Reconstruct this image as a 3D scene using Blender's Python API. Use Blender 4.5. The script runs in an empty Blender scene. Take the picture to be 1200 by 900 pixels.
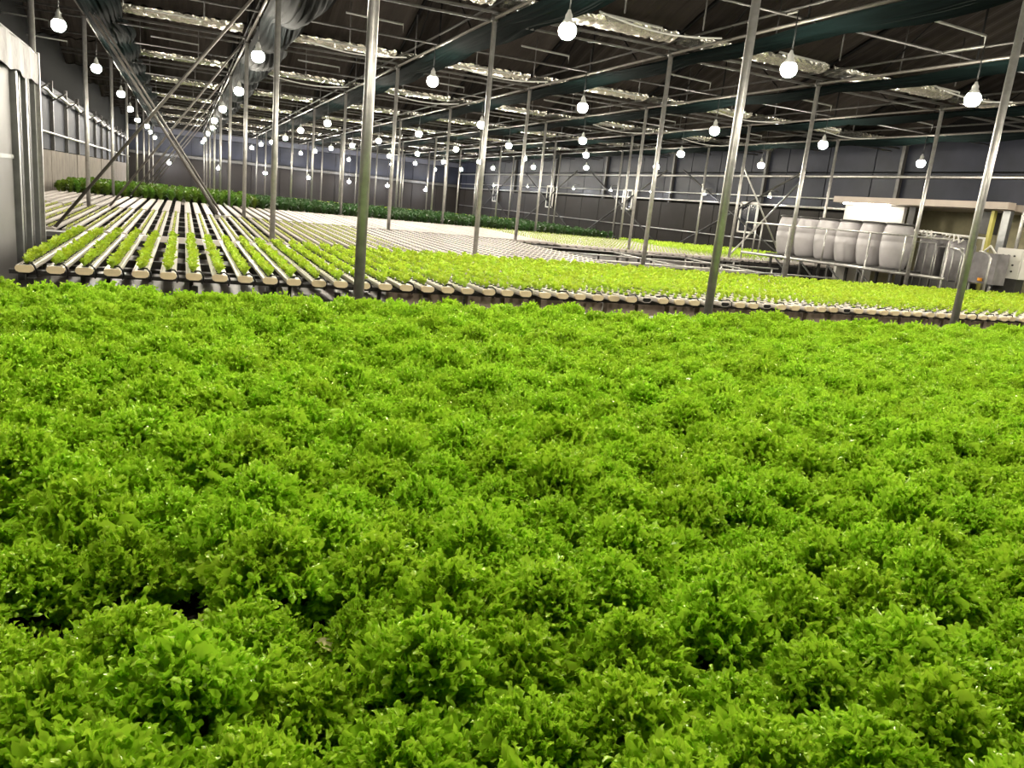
import bpy, bmesh, math, random
from math import sin, cos, pi, radians, sqrt, atan2
from mathutils import Vector, Matrix
R = random.Random(11)
SC = bpy.context.scene
COL = SC.collection

# ------------------------------------------------------------------ camera, world, exposure
PITCH, ROLL, YAW, EYE, FPX = radians(13.0), radians(5.74), radians(23.8), 1.65, 901.0
fw = Vector((sin(YAW) * cos(PITCH), cos(YAW) * cos(PITCH), -sin(PITCH)))
r0 = Vector((cos(YAW), -sin(YAW), 0)); u0 = r0.cross(fw)
rt = cos(ROLL) * r0 + sin(ROLL) * u0
up = rt.cross(fw)
cd = bpy.data.cameras.new('camera'); cam = bpy.data.objects.new('camera', cd); COL.objects.link(cam)
cam.matrix_world = Matrix(((rt.x, up.x, -fw.x, 0), (rt.y, up.y, -fw.y, 0), (rt.z, up.z, -fw.z, EYE), (0, 0, 0, 1)))
cd.sensor_width = 36; cd.lens = FPX / 1200 * 36; cd.clip_start = .05; cd.clip_end = 300
SC.camera = cam
W = bpy.data.worlds.new('world'); SC.world = W; W.use_nodes = True
W.node_tree.nodes['Background'].inputs[0].default_value = (.55, .6, .7, 1)
W.node_tree.nodes['Background'].inputs[1].default_value = .02
vs = SC.view_settings
vs.view_transform = 'Standard'; vs.look = 'None'; vs.gamma = 1; vs.exposure = 0.15; vs.use_curve_mapping = False
LAMP_E = 620.0       # emission of a hanging bulb
WALL_E = 700.0       # emission of the lamps along the end wall

# ------------------------------------------------------------------ materials
def nt(name):
    m = bpy.data.materials.new(name); m.use_nodes = True
    return m, m.node_tree.nodes, m.node_tree.links, m.node_tree.nodes['Principled BSDF']
def mat(name, col, rough=.6, metal=0, noise=0, nscale=8, bump=0, bscale=30, spec=.5, stretch=None, trans=0):
    m, N, L, b = nt(name)
    b.inputs['Base Color'].default_value = (*col, 1); b.inputs['Roughness'].default_value = rough
    b.inputs['Metallic'].default_value = metal; b.inputs['Specular IOR Level'].default_value = spec
    if trans: b.inputs['Transmission Weight'].default_value = trans
    if noise or bump:
        tc = N.new('ShaderNodeTexCoord'); src = tc.outputs['Object']
        if stretch:
            mp = N.new('ShaderNodeMapping'); mp.inputs['Scale'].default_value = stretch
            L.new(src, mp.inputs[0]); src = mp.outputs[0]
    if noise:
        n = N.new('ShaderNodeTexNoise'); n.inputs['Scale'].default_value = nscale; n.inputs['Detail'].default_value = 5
        L.new(src, n.inputs[0])
        r = N.new('ShaderNodeMapRange'); r.inputs[1].default_value = .3; r.inputs[2].default_value = .7
        r.inputs[3].default_value = 1 - noise; r.inputs[4].default_value = 1 + noise
        L.new(n.outputs[0], r.inputs[0])
        x = N.new('ShaderNodeVectorMath'); x.operation = 'SCALE'; x.inputs[0].default_value = col
        L.new(r.outputs[0], x.inputs['Scale']); L.new(x.outputs[0], b.inputs['Base Color'])
    if bump:
        n = N.new('ShaderNodeTexNoise'); n.inputs['Scale'].default_value = bscale; L.new(src, n.inputs[0])
        bp = N.new('ShaderNodeBump'); bp.inputs['Strength'].default_value = bump; bp.inputs['Distance'].default_value = .03
        L.new(n.outputs[0], bp.inputs['Height']); L.new(bp.outputs[0], b.inputs['Normal'])
    return m
def leafmat(name, tip, base, rough=.35, transl=.45, hue=.04, val=.25):
    """leaf: colour runs from pale rib/base to green edge; frilly lettuce has painted shade inside, bright rim, slight change per plant"""
    m, N, L, b = nt(name)
    at = N.new('ShaderNodeAttribute'); at.attribute_name = 'rim'
    mix = N.new('ShaderNodeMix'); mix.data_type = 'RGBA'
    mix.inputs[6].default_value = (*base, 1); mix.inputs[7].default_value = (*tip, 1)
    L.new(at.outputs['Fac'], mix.inputs[0])
    oi = N.new('ShaderNodeObjectInfo')
    hs = N.new('ShaderNodeHueSaturation')
    a = N.new('ShaderNodeMapRange'); a.inputs[3].default_value = .5 - hue; a.inputs[4].default_value = .5 + hue * .6
    v = N.new('ShaderNodeMapRange'); v.inputs[3].default_value = 1 - val; v.inputs[4].default_value = 1 + val
    tc = N.new('ShaderNodeTexCoord'); n = N.new('ShaderNodeTexNoise'); n.inputs['Scale'].default_value = 30
    L.new(tc.outputs['Object'], n.inputs[0])
    ad = N.new('ShaderNodeMath'); ad.operation = 'ADD'; L.new(oi.outputs['Random'], ad.inputs[0]); L.new(n.outputs[0], ad.inputs[1])
    hf = N.new('ShaderNodeMath'); hf.operation = 'MULTIPLY'; hf.inputs[1].default_value = .5; L.new(ad.outputs[0], hf.inputs[0])
    L.new(oi.outputs['Random'], a.inputs[0]); L.new(hf.outputs[0], v.inputs[0])
    L.new(a.outputs[0], hs.inputs['Hue']); L.new(v.outputs[0], hs.inputs['Value']); L.new(mix.outputs[2], hs.inputs['Color'])
    L.new(hs.outputs[0], b.inputs['Base Color']); b.inputs['Roughness'].default_value = rough
    t = N.new('ShaderNodeBsdfTranslucent'); L.new(hs.outputs[0], t.inputs[0])
    ms = N.new('ShaderNodeMixShader'); ms.inputs[0].default_value = transl
    out = N['Material Output']
    L.new(b.outputs[0], ms.inputs[1]); L.new(t.outputs[0], ms.inputs[2]); L.new(ms.outputs[0], out.inputs[0])
    return m
def emis(name, col, e):
    m, N, L, b = nt(name); b.inputs['Base Color'].default_value = (1, 1, 1, 1)
    b.inputs['Emission Color'].default_value = (*col, 1); b.inputs['Emission Strength'].default_value = e
    return m
M = {
 'lettuce': leafmat('frilly lettuce leaf', (.52, .79, .05), (.12, .24, .018), .21, .38, .005, .09),  # rim paler by nature, contrast raised by painted inner shade and highlights
 'seedling': leafmat('young lettuce leaf', (.50, .69, .015), (.55, .72, .18), .4, .45, .010, .12),
 'pale_seedling': leafmat('pale seedling leaf', (.45, .58, .08), (.75, .8, .35), .5, .4, .03, .15),
 'herb': leafmat('broad green leaf', (.085, .18, .015), (.17, .28, .05), .35, .35, .03, .35),
 'dark_herb': leafmat('dark green leaf', (.035, .09, .025), (.09, .16, .05), .4, .3, .02, .35),
 'wilt': mat('wilted leaf', (.55, .5, .18), .6, noise=.2),
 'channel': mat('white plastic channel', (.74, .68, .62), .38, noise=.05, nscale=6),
 'channel_far': mat('darkened pinkish white channel', (.44, .395, .365), .5, noise=.06, nscale=6, spec=.3),  # pinkish white plastic, colour darkened against the strong lamp light on far benches
 'cap': mat('cream end cap', (.82, .68, .42), .5, noise=.1, nscale=12),
 'black': mat('black plastic', (.012, .012, .012), .45),
 'dark': mat('dark painted steel', (.035, .033, .03), .5, noise=.2),
 'film': mat('added black bed sheet', (.02, .016, .012), .35, bump=.5, bscale=20),  # made-up sheet, black so the gaps between lettuce heads stay dark
 'zinc': mat('galvanised steel', (.40, .39, .37), .38, .75, noise=.18, nscale=14),
 'zinc_dull': mat('weathered galvanised pipe', (.05, .048, .044), .5, .4, noise=.25, nscale=9),
 'brace': mat('grey steel tube', (.13, .12, .108), .45, .5, noise=.2, nscale=6),
 'alu': mat('aluminium profile', (.28, .285, .28), .4, .6, noise=.15),
 'roof': mat('brown roof sheet', (.019, .016, .014), .8, .0, noise=.28, nscale=1.2, stretch=(1, .3, 1), spec=.05),
 'seam': mat('dark roof seam', (.006, .006, .006), .9, spec=.03),
 'gutter': mat('crinkled foil gutter lining', (.62, .60, .52), .25, .75, bump=1, bscale=13),
 'curtain': mat('dark green shade cloth', (.0022, .0052, .0050), .95, spec=.03, noise=.35, nscale=5, stretch=(8, .4, 8)),
 'curtain_grey': mat('grey green shade cloth', (.010, .012, .0125), .85, spec=.12, noise=.4, nscale=5, stretch=(8, .4, 8)),
 'floor': mat('wet concrete floor', (.11, .095, .082), .45, noise=.35, nscale=.9, bump=.15, bscale=6),
 'concrete': mat('weathered concrete panel', (.16, .135, .11), .85, noise=.25, nscale=2.5, bump=.2, bscale=14),
 'wall_film': mat('grey wall film', (.048, .050, .064), .7, spec=.2, noise=.15, nscale=2),
 'wall_dark': mat('brown grey wall sheet', (.017, .0145, .0125), .55, spec=.08, noise=.15, nscale=1.3),
 'wall_upper': mat('blue grey film above wall', (.014, .0155, .023), .45, spec=.12, noise=.25, nscale=1.5),
 'cabin': mat('white cabin panel', (.15, .14, .14), .5, noise=.06, nscale=3),
 'cabin_cloth': mat('white valance sheet', (.11, .10, .10), .5, bump=.6, bscale=7),
 'beam': mat('brownish bench beam', (.27, .21, .165), .7, noise=.3, nscale=5),
 'barrel': mat('grey white plastic drum', (.36, .34, .345), .4, noise=.1, nscale=3, bump=.15, bscale=5),
 'tank': mat('translucent grey tank plastic', (.17, .16, .165), .3, noise=.3, nscale=5),
 'white': mat('white painted sheet', (.60, .58, .54), .5),
 'tan': mat('tan canopy sheet', (.36, .30, .25), .5, noise=.1, nscale=2),
 'yellow_wall': mat('yellowish interior wall', (.26, .235, .14), .7, noise=.1),
 'yellow': mat('yellow plastic', (.48, .44, .10), .5),
 'orange': mat('orange cap', (.9, .35, .02), .5),
 'blueglass': mat('dark window glass', (.02, .022, .028), .08, spec=.8),
 'hose': mat('grey irrigation hose', (.22, .22, .20), .5),
 'cable': mat('black cable', (.02, .02, .02), .5),
 'socket': mat('white lamp socket', (.6, .6, .58), .4),
 'bulb': emis('lamp bulb', (1, .93, .78), LAMP_E),
 'bulb_far': emis('cold lamp bulb', (.86, .9, 1), WALL_E),
 }

# ------------------------------------------------------------------ mesh helpers
class MB:
    def __init__(s): s.v = []; s.f = []; s.sm = []
    def add(s, vs, fs, smooth=False):
        o = len(s.v); s.v += [tuple(v) for v in vs]; s.f += [tuple(i + o for i in f) for f in fs]; s.sm += [smooth] * len(fs); return s
    def box(s, x0, y0, z0, x1, y1, z1):
        return s.add([(x0,y0,z0),(x1,y0,z0),(x1,y1,z0),(x0,y1,z0),(x0,y0,z1),(x1,y0,z1),(x1,y1,z1),(x0,y1,z1)],
                     [(3,2,1,0),(4,5,6,7),(0,1,5,4),(1,2,6,5),(2,3,7,6),(3,0,4,7)])
    def tube(s, pts, r, n=8, closed_ends=True):
        pts = [Vector(p) for p in pts]; rings = []
        rr = r if isinstance(r, (list, tuple)) else [r] * len(pts)
        d0 = (pts[1] - pts[0]).normalized()
        a = Vector((0, 0, 1)) if abs(d0.z) < .9 else Vector((1, 0, 0))
        for i, p in enumerate(pts):
            d = (pts[min(i + 1, len(pts) - 1)] - pts[max(i - 1, 0)]).normalized()
            x = d.cross(a).normalized(); y = x.cross(d)
            rings.append([p + (x * cos(2*pi*k/n) + y * sin(2*pi*k/n)) * rr[i] for k in range(n)])
        vs = [v for g in rings for v in g]; fs = []
        for i in range(len(pts) - 1):
            for k in range(n):
                fs.append((i*n+k, i*n+(k+1)%n, (i+1)*n+(k+1)%n, (i+1)*n+k))
        if closed_ends: fs.append(tuple(range(n))[::-1]); fs.append(tuple((len(pts)-1)*n+k for k in range(n)))
        return s.add(vs, fs, True)
    def lathe(s, prof, n=20, c=(0, 0, 0)):
        vs = [(c[0]+r*cos(2*pi*k/n), c[1]+r*sin(2*pi*k/n), c[2]+z) for r, z in prof for k in range(n)]; fs = []
        for i in range(len(prof) - 1):
            for k in range(n): fs.append((i*n+k, i*n+(k+1)%n, (i+1)*n+(k+1)%n, (i+1)*n+k))
        fs.append(tuple(range(n))[::-1]); fs.append(tuple((len(prof)-1)*n+k for k in range(n)))
        return s.add(vs, fs, True)
    def prism(s, prof, y0, y1, caps=True):      # profile in x,z swept along y
        n = len(prof)
        vs = [(x, y0, z) for x, z in prof] + [(x, y1, z) for x, z in prof]
        fs = [(k, (k+1) % n, n+(k+1) % n, n+k) for k in range(n)]
        if caps: fs += [tuple(range(n))[::-1], tuple(n+k for k in range(n))]
        return s.add(vs, fs)
    def mesh(s, name, m):
        me = bpy.data.meshes.new(name); me.from_pydata(s.v, [], s.f); me.polygons.foreach_set('use_smooth', s.sm)
        me.materials.append(m); me.update(); return me
    def build(s, name, m, parent=None, loc=None): return ob(name, s.mesh(name, m), parent, loc)
def ob(name, me, parent=None, loc=None):
    o = bpy.data.objects.new(name, me); COL.objects.link(o)
    if parent: o.parent = parent
    if loc is not None: o.location = loc
    return o
def tag(o, label=None, cat=None, group=None, kind=None):
    if label: o['label'] = label
    if cat: o['category'] = cat
    if group: o['group'] = group
    if kind: o['kind'] = kind
    return o
def thing(name, label, cat, loc=(0, 0, 0), rz=0, group=None):
    o = ob(name, None, None, loc); o.rotation_euler.z = rz; return tag(o, label, cat, group)
def struct(o, label=None): return tag(o, label, None, None, 'structure')
ORD = ['first','second','third','fourth','fifth','sixth','seventh','eighth','ninth','tenth','eleventh','twelfth','thirteenth','fourteenth','fifteenth','sixteenth','seventeenth','eighteenth','nineteenth']
TENS = ['twenty', 'thirty', 'forty', 'fifty', 'sixty', 'seventy', 'eighty', 'ninety']
ORD += [(w + '-' + ORD[k - 1] if k else w[:-1] + 'ieth') for w in TENS for k in range(10)] + ['hundredth', 'hundred-and-first']

COLX = [-1.78, 1.22, 4.45, 7.72, 11.05, 14.4, 17.65]       # post columns
ROWY = [5.8 + 6.2 * k for k in range(9)]                   # post rows
TOP = 4.45
XL, XR, YE, YN = -3.5, 20.5, 60.6, -6.6

# ------------------------------------------------------------------ setting: floor, walls, roof
struct(MB().add([(XL-.2,YN,0),(XR+6,YN,0),(XR+6,YE+.5,0),(XL-.2,YE+.5,0)], [(0,1,2,3)]).build('floor', M['floor']), 'wet grey brown concrete floor under the growing beds')

# roof: gabled bays between the gutters, each slope a row of ribbed sheets
def roof_sheet(y0, z0, y1, z1, w):
    b = MB(); n = 11
    L = []
    for i in range(n * 4 + 1):
        x = w * i / (n * 4); k = i % 4
        L.append((x, .035 if k in (1, 2) else 0))
    vs = [(x, y0, z0 - d) for x, d in L] + [(x, y1, z1 - d) for x, d in L]; N = len(L)
    b.add(vs, [(i, i+1, N+i+1, N+i) for i in range(N-1)])
    return b
ceil = struct(ob('ceiling', None), 'dark brown ribbed roof in gabled bays between foil gutters')
xs = [-5.1] + COLX + [20.9, 24.2, 27.4]
RZ, GZ = 5.95, 4.78
base = ROWY[0] - 2 * 6.2
shA = {}
for k in range(11):
    g0 = base + 6.2 * k
    for i in range(len(xs) - 1):
        w = round(xs[i+1] - xs[i] - .05, 3)
        for side in (0, 1):
            key = (w, side)
            if key not in shA:
                shA[key] = (roof_sheet(.1, GZ, 3.1, RZ, w) if side == 0 else roof_sheet(3.1, RZ, 6.1, GZ, w)).mesh('roof_sheet', M['roof'])
            ob('roof_sheet', shA[key], ceil, (xs[i] + .025, g0, 0))
seam = MB()
for k in range(11):
    g0 = base + 6.2 * k
    seam.add([(xs[0], g0, GZ+.08), (xs[-1], g0, GZ+.08), (xs[-1], g0+3.1, RZ+.08), (xs[0], g0+3.1, RZ+.08), (xs[-1], g0+6.2, GZ+.08), (xs[0], g0+6.2, GZ+.08)], [(0,1,2,3),(3,2,4,5)])
seam.build('roof_deck', M['seam'], ceil)
raf = None
for k in range(11):
    g0 = base + 6.2 * k
    for i in range(1, len(xs) - 2):
        if raf is None:
            b = MB(); b.tube([(0, 0, GZ-.05), (0, 3.1, RZ-.1)], .03, 6); b.tube([(0, 3.1, RZ-.1), (0, 6.2, GZ-.05)], .03, 6)
            b.tube([(0, 3.1, RZ-.1), (0, 3.1, TOP)], .018, 5); b.tube([(0, 1.3, TOP+.05), (0, 3.1, RZ-.1)], .014, 5); b.tube([(0, 4.9, TOP+.05), (0, 3.1, RZ-.1)], .014, 5)
            raf = b.mesh('rafter', M['seam'])
        ob('rafter', raf, ceil, (xs[i], g0, 0))
# hanging thin rods in the roof seen against the sheets
rod = MB().tube([(0, 0, TOP), (0, 0, 5.25)], .012, 5).mesh('hanging_rod', M['dark'])
for k in range(2, 7):
    for i in range(14):
        ob('hanging_rod', rod, ceil, (-1 + i * 1.35, base + 6.2 * k + 4.6, 0))

# foil lined gutters: every row, one length between two columns
gut = {}
def gutter_mesh(w):
    b = MB(); nx = 46; prof = [(-.24, .0), (-.235, -.06), (-.15, -.10), (.0, -.125), (.15, -.10), (.235, -.06), (.24, .0)]
    rr = random.Random(5); vs = []; fs = []
    for i in range(nx + 1):
        for j, (y, z) in enumerate(prof):
            a = .018
            vs.append((w * i / nx + rr.uniform(-a, a), y + rr.uniform(-a, a), z + rr.uniform(-a, a)))
    P = len(prof)
    for i in range(nx):
        for j in range(P - 1): fs.append((i*P+j, (i+1)*P+j, (i+1)*P+j+1, i*P+j+1))
    return b.add(vs, fs)
for k in range(11):
    y = base + 6.2 * k
    for i in range(len(COLX)):
        x0 = COLX[i]; x1 = COLX[i+1] if i + 1 < len(COLX) else 20.7
        w = round(x1 - x0 - .1, 2)
        if w not in gut: gut[w] = gutter_mesh(w).mesh('gutter_lining', M['gutter'])
        o = ob('roof_gutter', gut[w], None, (x0 + .02, y + .1, 4.74))
        rn = k - 1
        if 0 <= rn: lab = f'crinkled foil gutter in {ORD[min(rn,19)]} gutter line from the front, {ORD[i]} length from the left'
        else: lab = f'crinkled foil gutter above the front bed, {ORD[i]} length from the left'
        tag(o, lab, 'gutter', 'foil gutters under the roof')

# walls
wl = struct(ob('wall_left', None), 'left wall with concrete panels below and grey film above')
MBp = MB().box(0, 0, 0, .08, 2.96, 1.9).mesh('concrete_panel', M['concrete'])
MBf = MB().box(0, 0, 0, .03, 2.96, 1.75).mesh('film_panel', M['wall_film'])
for k in range(23):
    y = YN + .1 + 3 * k
    if y + 3 > YE: break
    ob('concrete_panel', MBp, wl, (XL - .08 + R.uniform(-.01, .01), y, 0)); ob('film_panel', MBf, wl, (XL - .04, y, 1.92))
pst = MB().box(0, 0, 0, .09, .09, 1.9).mesh('wall_post', M['dark'])
arm = MB().tube([(0, 0, 3.25), (.35, .1, 3.5)], .025, 6).mesh('bracket_arm', M['dark'])
for k in range(23):
    ob('wall_post', pst, wl, (XL, YN + 3 * k, 1.9)); ob('bracket_arm', arm, wl, (XL + .05, YN + 3 * k, 0))
MB().box(XL-.1, YN, 3.6, XL-.05, YE, 6.3).build('upper_sheet', M['seam'], wl)
MB().tube([(XL+.1, y, 2.36) for y in (YN+.2, YE-.2)], .035, 6).build('wall_rail', M['zinc'], wl)
pts = [(XL + .16, YN + .4 + .5 * i, 3.42 + .045 * sin(i * 1.05) + .02 * sin(i * .37)) for i in range(int((YE - YN - .8) / .5))]
tag(MB().tube(pts, .05, 6).build('foil_duct', M['zinc']), 'wavy silvery duct running along the top of the left wall', 'duct')

we = struct(ob('wall_end', None), 'far end wall with brown sheet below and blue grey film above')
x = XL
sheet = MB().box(0, 0, 0, 1.96, .06, 2.62).mesh('wall_sheet', M['wall_dark'])
fs_ = MB().box(0, 0, 0, 1.96, .04, 1.25).mesh('film_panel', M['wall_upper'])
while x < XR:
    ob('wall_sheet', sheet, we, (x + .02, YE, 0)); ob('film_panel', fs_, we, (x + .02, YE + .02, 2.85)); x += 2
MB().box(XL, YE+.05, 0, XR+.2, YE+.12, 6.2).build('backing_sheet', M['seam'], we)
MB().box(XL, YE-.22, 2.64, XR, YE+.02, 2.82).build('ledge', M['zinc_dull'], we)
MB().box(XL, YE-.05, 4.15, XR, YE+.02, 4.5).build('upper_band', M['wall_film'], we)

wr = struct(ob('wall_right', None), 'right wall of brown sheets with rails and small windows')
y = YN
sheet = MB().box(0, 0, 0, .06, 1.96, 2.5).mesh('wall_sheet', M['wall_dark'])
fs_ = MB().box(0, 0, 0, .04, 1.96, 1.2).mesh('film_panel', M['wall_upper'])
fs2 = MB().box(0, 0, 0, .04, 1.96, .85).mesh('upper_panel', M['wall_upper'])
while y < YE:
    ob('wall_sheet', sheet, wr, (XR, y + .02, 0)); ob('film_panel', fs_, wr, (XR + .02, y + .02, 2.6)); ob('upper_panel', fs2, wr, (XR + .02, y + .02, 3.85)); y += 2
MB().box(XR+.08, YN, 0, XR+.14, YE, 6.3).build('backing_sheet', M['seam'], wr)
for z, r_, y0 in ((3.68, .05, YN), (2.62, .05, YN), (2.95, .03, YN), (1.3, .025, YN)):
    MB().tube([(XR-.1, y0+.2, z), (XR-.1, YE-.3, z)], r_, 6).build('wall_rail', M['zinc'], wr)
for k in range(11):
    MB().box(XR-.12, 0, 2.5, XR, .12, 4.6).build('wall_post', M['dark'], wr, (0, YN + 6.2 * k, 0))
nw = struct(MB().box(XL-.2, YN-.1, 0, XR+6, YN, 6.3).build('wall_near', M['wall_dark']), 'plain brown wall behind the viewer')
for yy, zz, hh, ww, n in ((25.0, 1.5, 1.2, 1.05, 1), (34.3, 2.0, 1.0, .95, 2), (43.4, 1.75, 1.3, .95, 3), (52.5, 1.8, 1.2, .95, 4)):
    w = struct(ob(f'window_{n}', None, None, (XR - .08, yy, zz)), f'small white framed window in right wall, {ORD[n-1]} from the front')
    b = MB(); t = .07
    b.box(-.06, -ww/2, 0, 0, -ww/2+t, hh).box(-.06, ww/2-t, 0, 0, ww/2, hh).box(-.06, -ww/2, 0, 0, ww/2, t).box(-.06, -ww/2, hh-t, 0, ww/2, hh)
    b.build('window_frame', M['white'], w)
    MB().box(-.03, -ww/2+t, t, -.01, -.02, hh-t).build('pane', M['blueglass'], w); MB().box(-.03, .02, t, -.01, ww/2-t, hh-t).build('pane', M['blueglass'], w)
    MB().box(-.05, -.02, t, 0, .02, hh-t).build('mullion', M['zinc'], w)
for k, yy in enumerate((22.2, 31.0, 40.0, 49.0)):
    t = thing('cross_brace', f'crossed steel braces against the right wall, {ORD[k]} pair from the front', 'brace', (XR - .25, yy, 0), 0, 'crossed wall braces')
    MB().tube([(0, 0, .6), (0, 7.4, 3.9)], .035, 6).build('tube', M['zinc_dull'], t); MB().tube([(.06, 0, 3.9), (.06, 7.4, .6)], .035, 6).build('tube', M['zinc_dull'], t)

# ------------------------------------------------------------------ posts, beams, braces
pm = MB().tube([(0, 0, 0), (0, 0, TOP)], .039, 14).mesh('pipe', M['zinc']); pc = MB().lathe([(.055, -.05), (.055, .06)], 12, (0, 0, TOP)).mesh('clamp', M['zinc_dull'])
pf = MB().lathe([(.11, 0), (.11, .015), (.06, .02), (.06, .1)], 12).mesh('foot', M['zinc_dull'])
for k, y in enumerate(ROWY):
    for i, x in enumerate(COLX):
        if k == 0 and i == 0: continue
        rn = ['nearest', 'second', 'third', 'fourth', 'fifth', 'sixth', 'seventh', 'eighth', 'farthest'][k]
        t = thing('support_post', f'galvanised steel post in the {rn} post row, {ORD[i]} column from the left', 'post', (x, y + (.15 if k == 1 else 0), 0), R.uniform(0, 6), 'steel posts of the greenhouse')
        ob('pipe', pm, t); ob('clamp', pc, t)
        if k < 3: ob('foot', pf, t)
for i, x in enumerate(COLX):
    t = thing('long_beam', f'long steel roof beam above the {ORD[i]} post column from the left', 'beam', (x, 0, 0), 0, 'lengthwise beams')
    MB().tube([(0, YN + .3, TOP), (0, YE - .5, TOP)], .025, 8).build('lower_tube', M['brace'], t)
    if i >= 1: MB().tube([(.0, YN + .3, TOP+.2), (.0, YE - .5, TOP+.2)], .022, 8).build('upper_tube', M['zinc_dull'], t)
for k in range(-1, 17):
    y = ROWY[0] + 3.1 * k
    t = thing('cross_pipe', (f'thin steel pipe crossing the hall at the {ORD[k//2]} row of posts' if k >= 0 and k % 2 == 0 else f'thin steel pipe crossing the hall at the {ORD[(k+1)//2]} row of lamps'), 'pipe', (0, y + (.12 if k % 2 else 0), 0), 0, 'crosswise pipes')
    MB().tube([(XL + .55, 0, TOP + .05), (XR - .4, 0, TOP + .05)], .02 if k % 2 else .026, 6).build('pipe', M['zinc_dull'], t)
    if k % 2 == 0: MB().tube([(XL + .55, .28, TOP - .02), (XR - .4, .28, TOP - .02)], .02, 6).build('tie_wire', M['zinc_dull'], t)
    for j in range(7):           # short stub brackets carrying the irrigation line
        if k < 0 or k > 6: break
        x = COLX[j] - .9
        MB().tube([(x - 1.0, -.9, TOP + .12), (x, -.9, TOP + .1), (x, -.9, TOP - .05)], .018, 6).build('stub_pipe', M['hose'], t)
for k, y in enumerate((10.4, 16.6, 22.8)):
    for j in (1, 2, 4, 5):
        x0, x1 = COLX[j] + .9, COLX[j] + 3.0
        pts = [(x0 + (x1 - x0) * i / 10, y, TOP - .05 - .10 * sin(pi * i / 10)) for i in range(11)]
        tag(MB().tube(pts, .016, 5).build('sagging_hose', M['hose']), f'sagging grey hose in the {ORD[k]} bay between {ORD[j]} and {ORD[j+1]} post columns', 'hose', 'sagging hoses under roof')
# slanting braces between the first two columns
for k in range(1, 7):
    y = ROWY[k] + .1
    t = thing('slanting_brace', f'long slanting steel tube rising right in the {ORD[k]} post row at left', 'brace', (0, y, 0), 0, 'slanting braces between left post columns')
    MB().tube([(COLX[0] + (.1 if k == 1 else .25), 0, .65), (COLX[1] - .1, 0, 4.4)], .021, 8).build('tube', M['brace'], t)
t = thing('double_brace', 'paired slanting steel tubes falling right between the left posts', 'brace', (0, 17.4, 0))
MB().tube([(-1.75, 0, 4.6), (.66, 0, .85)], .028, 8).build('tube', M['brace'], t)
MB().tube([(-1.66, 0, 4.6), (.76, 0, .85)], .022, 8).build('tube', M['brace'], t)
MB().tube([(-.2, .3, 2.25), (.66, .3, .9)], .024, 8).build('strut', M['brace'], t)
MB().box(.6, -.06, .78, .82, .06, .87).build('foot_plate', M['zinc'], t)

# gathered shade curtains along the beams
def curtain(x, wd, sag, m, seed, y0, y1):
    rr = random.Random(seed); nx, ny = 26, 150; vs = []; fs = []
    ph = [rr.uniform(0, 6) for _ in range(6)]
    for j in range(ny + 1):
        y = y0 + (y1 - y0) * j / ny
        bay = abs(sin(pi * (y - ROWY[0]) / 3.1))
        for i in range(nx + 1):
            u = i / nx
            z = 4.40 - sag * sin(pi * u) * (.45 + .55 * bay) + .035 * sin(i * 2.1 + ph[0] + .8 * sin(y * .9 + ph[1])) + .022 * sin(i * 3.7 + y * .5 + ph[2]) + rr.uniform(-.008, .008)
            ww = wd * (.85 + .15 * bay) * (1 + .06 * sin(y * .8 + ph[3]))
            vs.append((x + .04 + u * ww, y, z + .1 * u))
    for j in range(ny):
        for i in range(nx): a = j*(nx+1)+i; fs.append((a, a+1, a+nx+2, a+nx+1))
    b = MB().add(vs, fs, True); return b
for i, x in enumerate(COLX):
    wd, sag, m = (.85, .12, 'curtain')
    if i == 0: wd = .75
    if i == 1: wd, sag, m = .88, .30, 'curtain_grey'
    o = curtain(x, wd, sag, M[m], 30 + i, YN + .5, 56).build('shade_curtain', M[m])
    tag(o, ('wide sagging grey shade curtain gathered beside the nearest big post' if i == 1 else f'dark green shade curtain gathered along the {ORD[i]} beam from the left'), 'curtain', 'gathered shade curtains')

# ------------------------------------------------------------------ lamps
bulb = MB().lathe([(.02, -.24), (.06, -.23), (.095, -.195), (.108, -.15), (.104, -.11), (.085, -.075)], 12).mesh('bulb', M['bulb'])
bulbf = MB().lathe([(.02, -.26), (.07, -.25), (.11, -.2), (.12, -.15), (.12, -.12)], 10).mesh('bulb', M['bulb_far'])
sock = MB().lathe([(.082, -.085), (.08, -.06), (.06, -.02), (.045, -.01), (.045, .04), (.03, .06), (.015, .1)], 12).mesh('socket', M['socket'])
cab = {}
def lamp(x, y, z, label, grp, bm_=bulb, top=TOP + .05, arm=None):
    t = thing('hanging_lamp', label, 'lamp', (x, y, z), 0, grp)
    ob('bulb', bm_, t); ob('housing', sock, t)
    h = round(top - z, 2)
    if h not in cab: cab[h] = MB().tube([(0, 0, .08), (.01, 0, h * .5), (0, 0, h)], .009, 5).mesh('cable', M['cable'])
    ob('cable', cab[h], t)
    if arm: MB().tube([(0, 0, h), (arm[0], arm[1], h)], .015, 6).build('hanger_arm', M['hose'], t)
LX0 = {2: (4.3, 9.15), 3: (7.45, 8.8), 4: (10.45, 8.35)}
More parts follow.
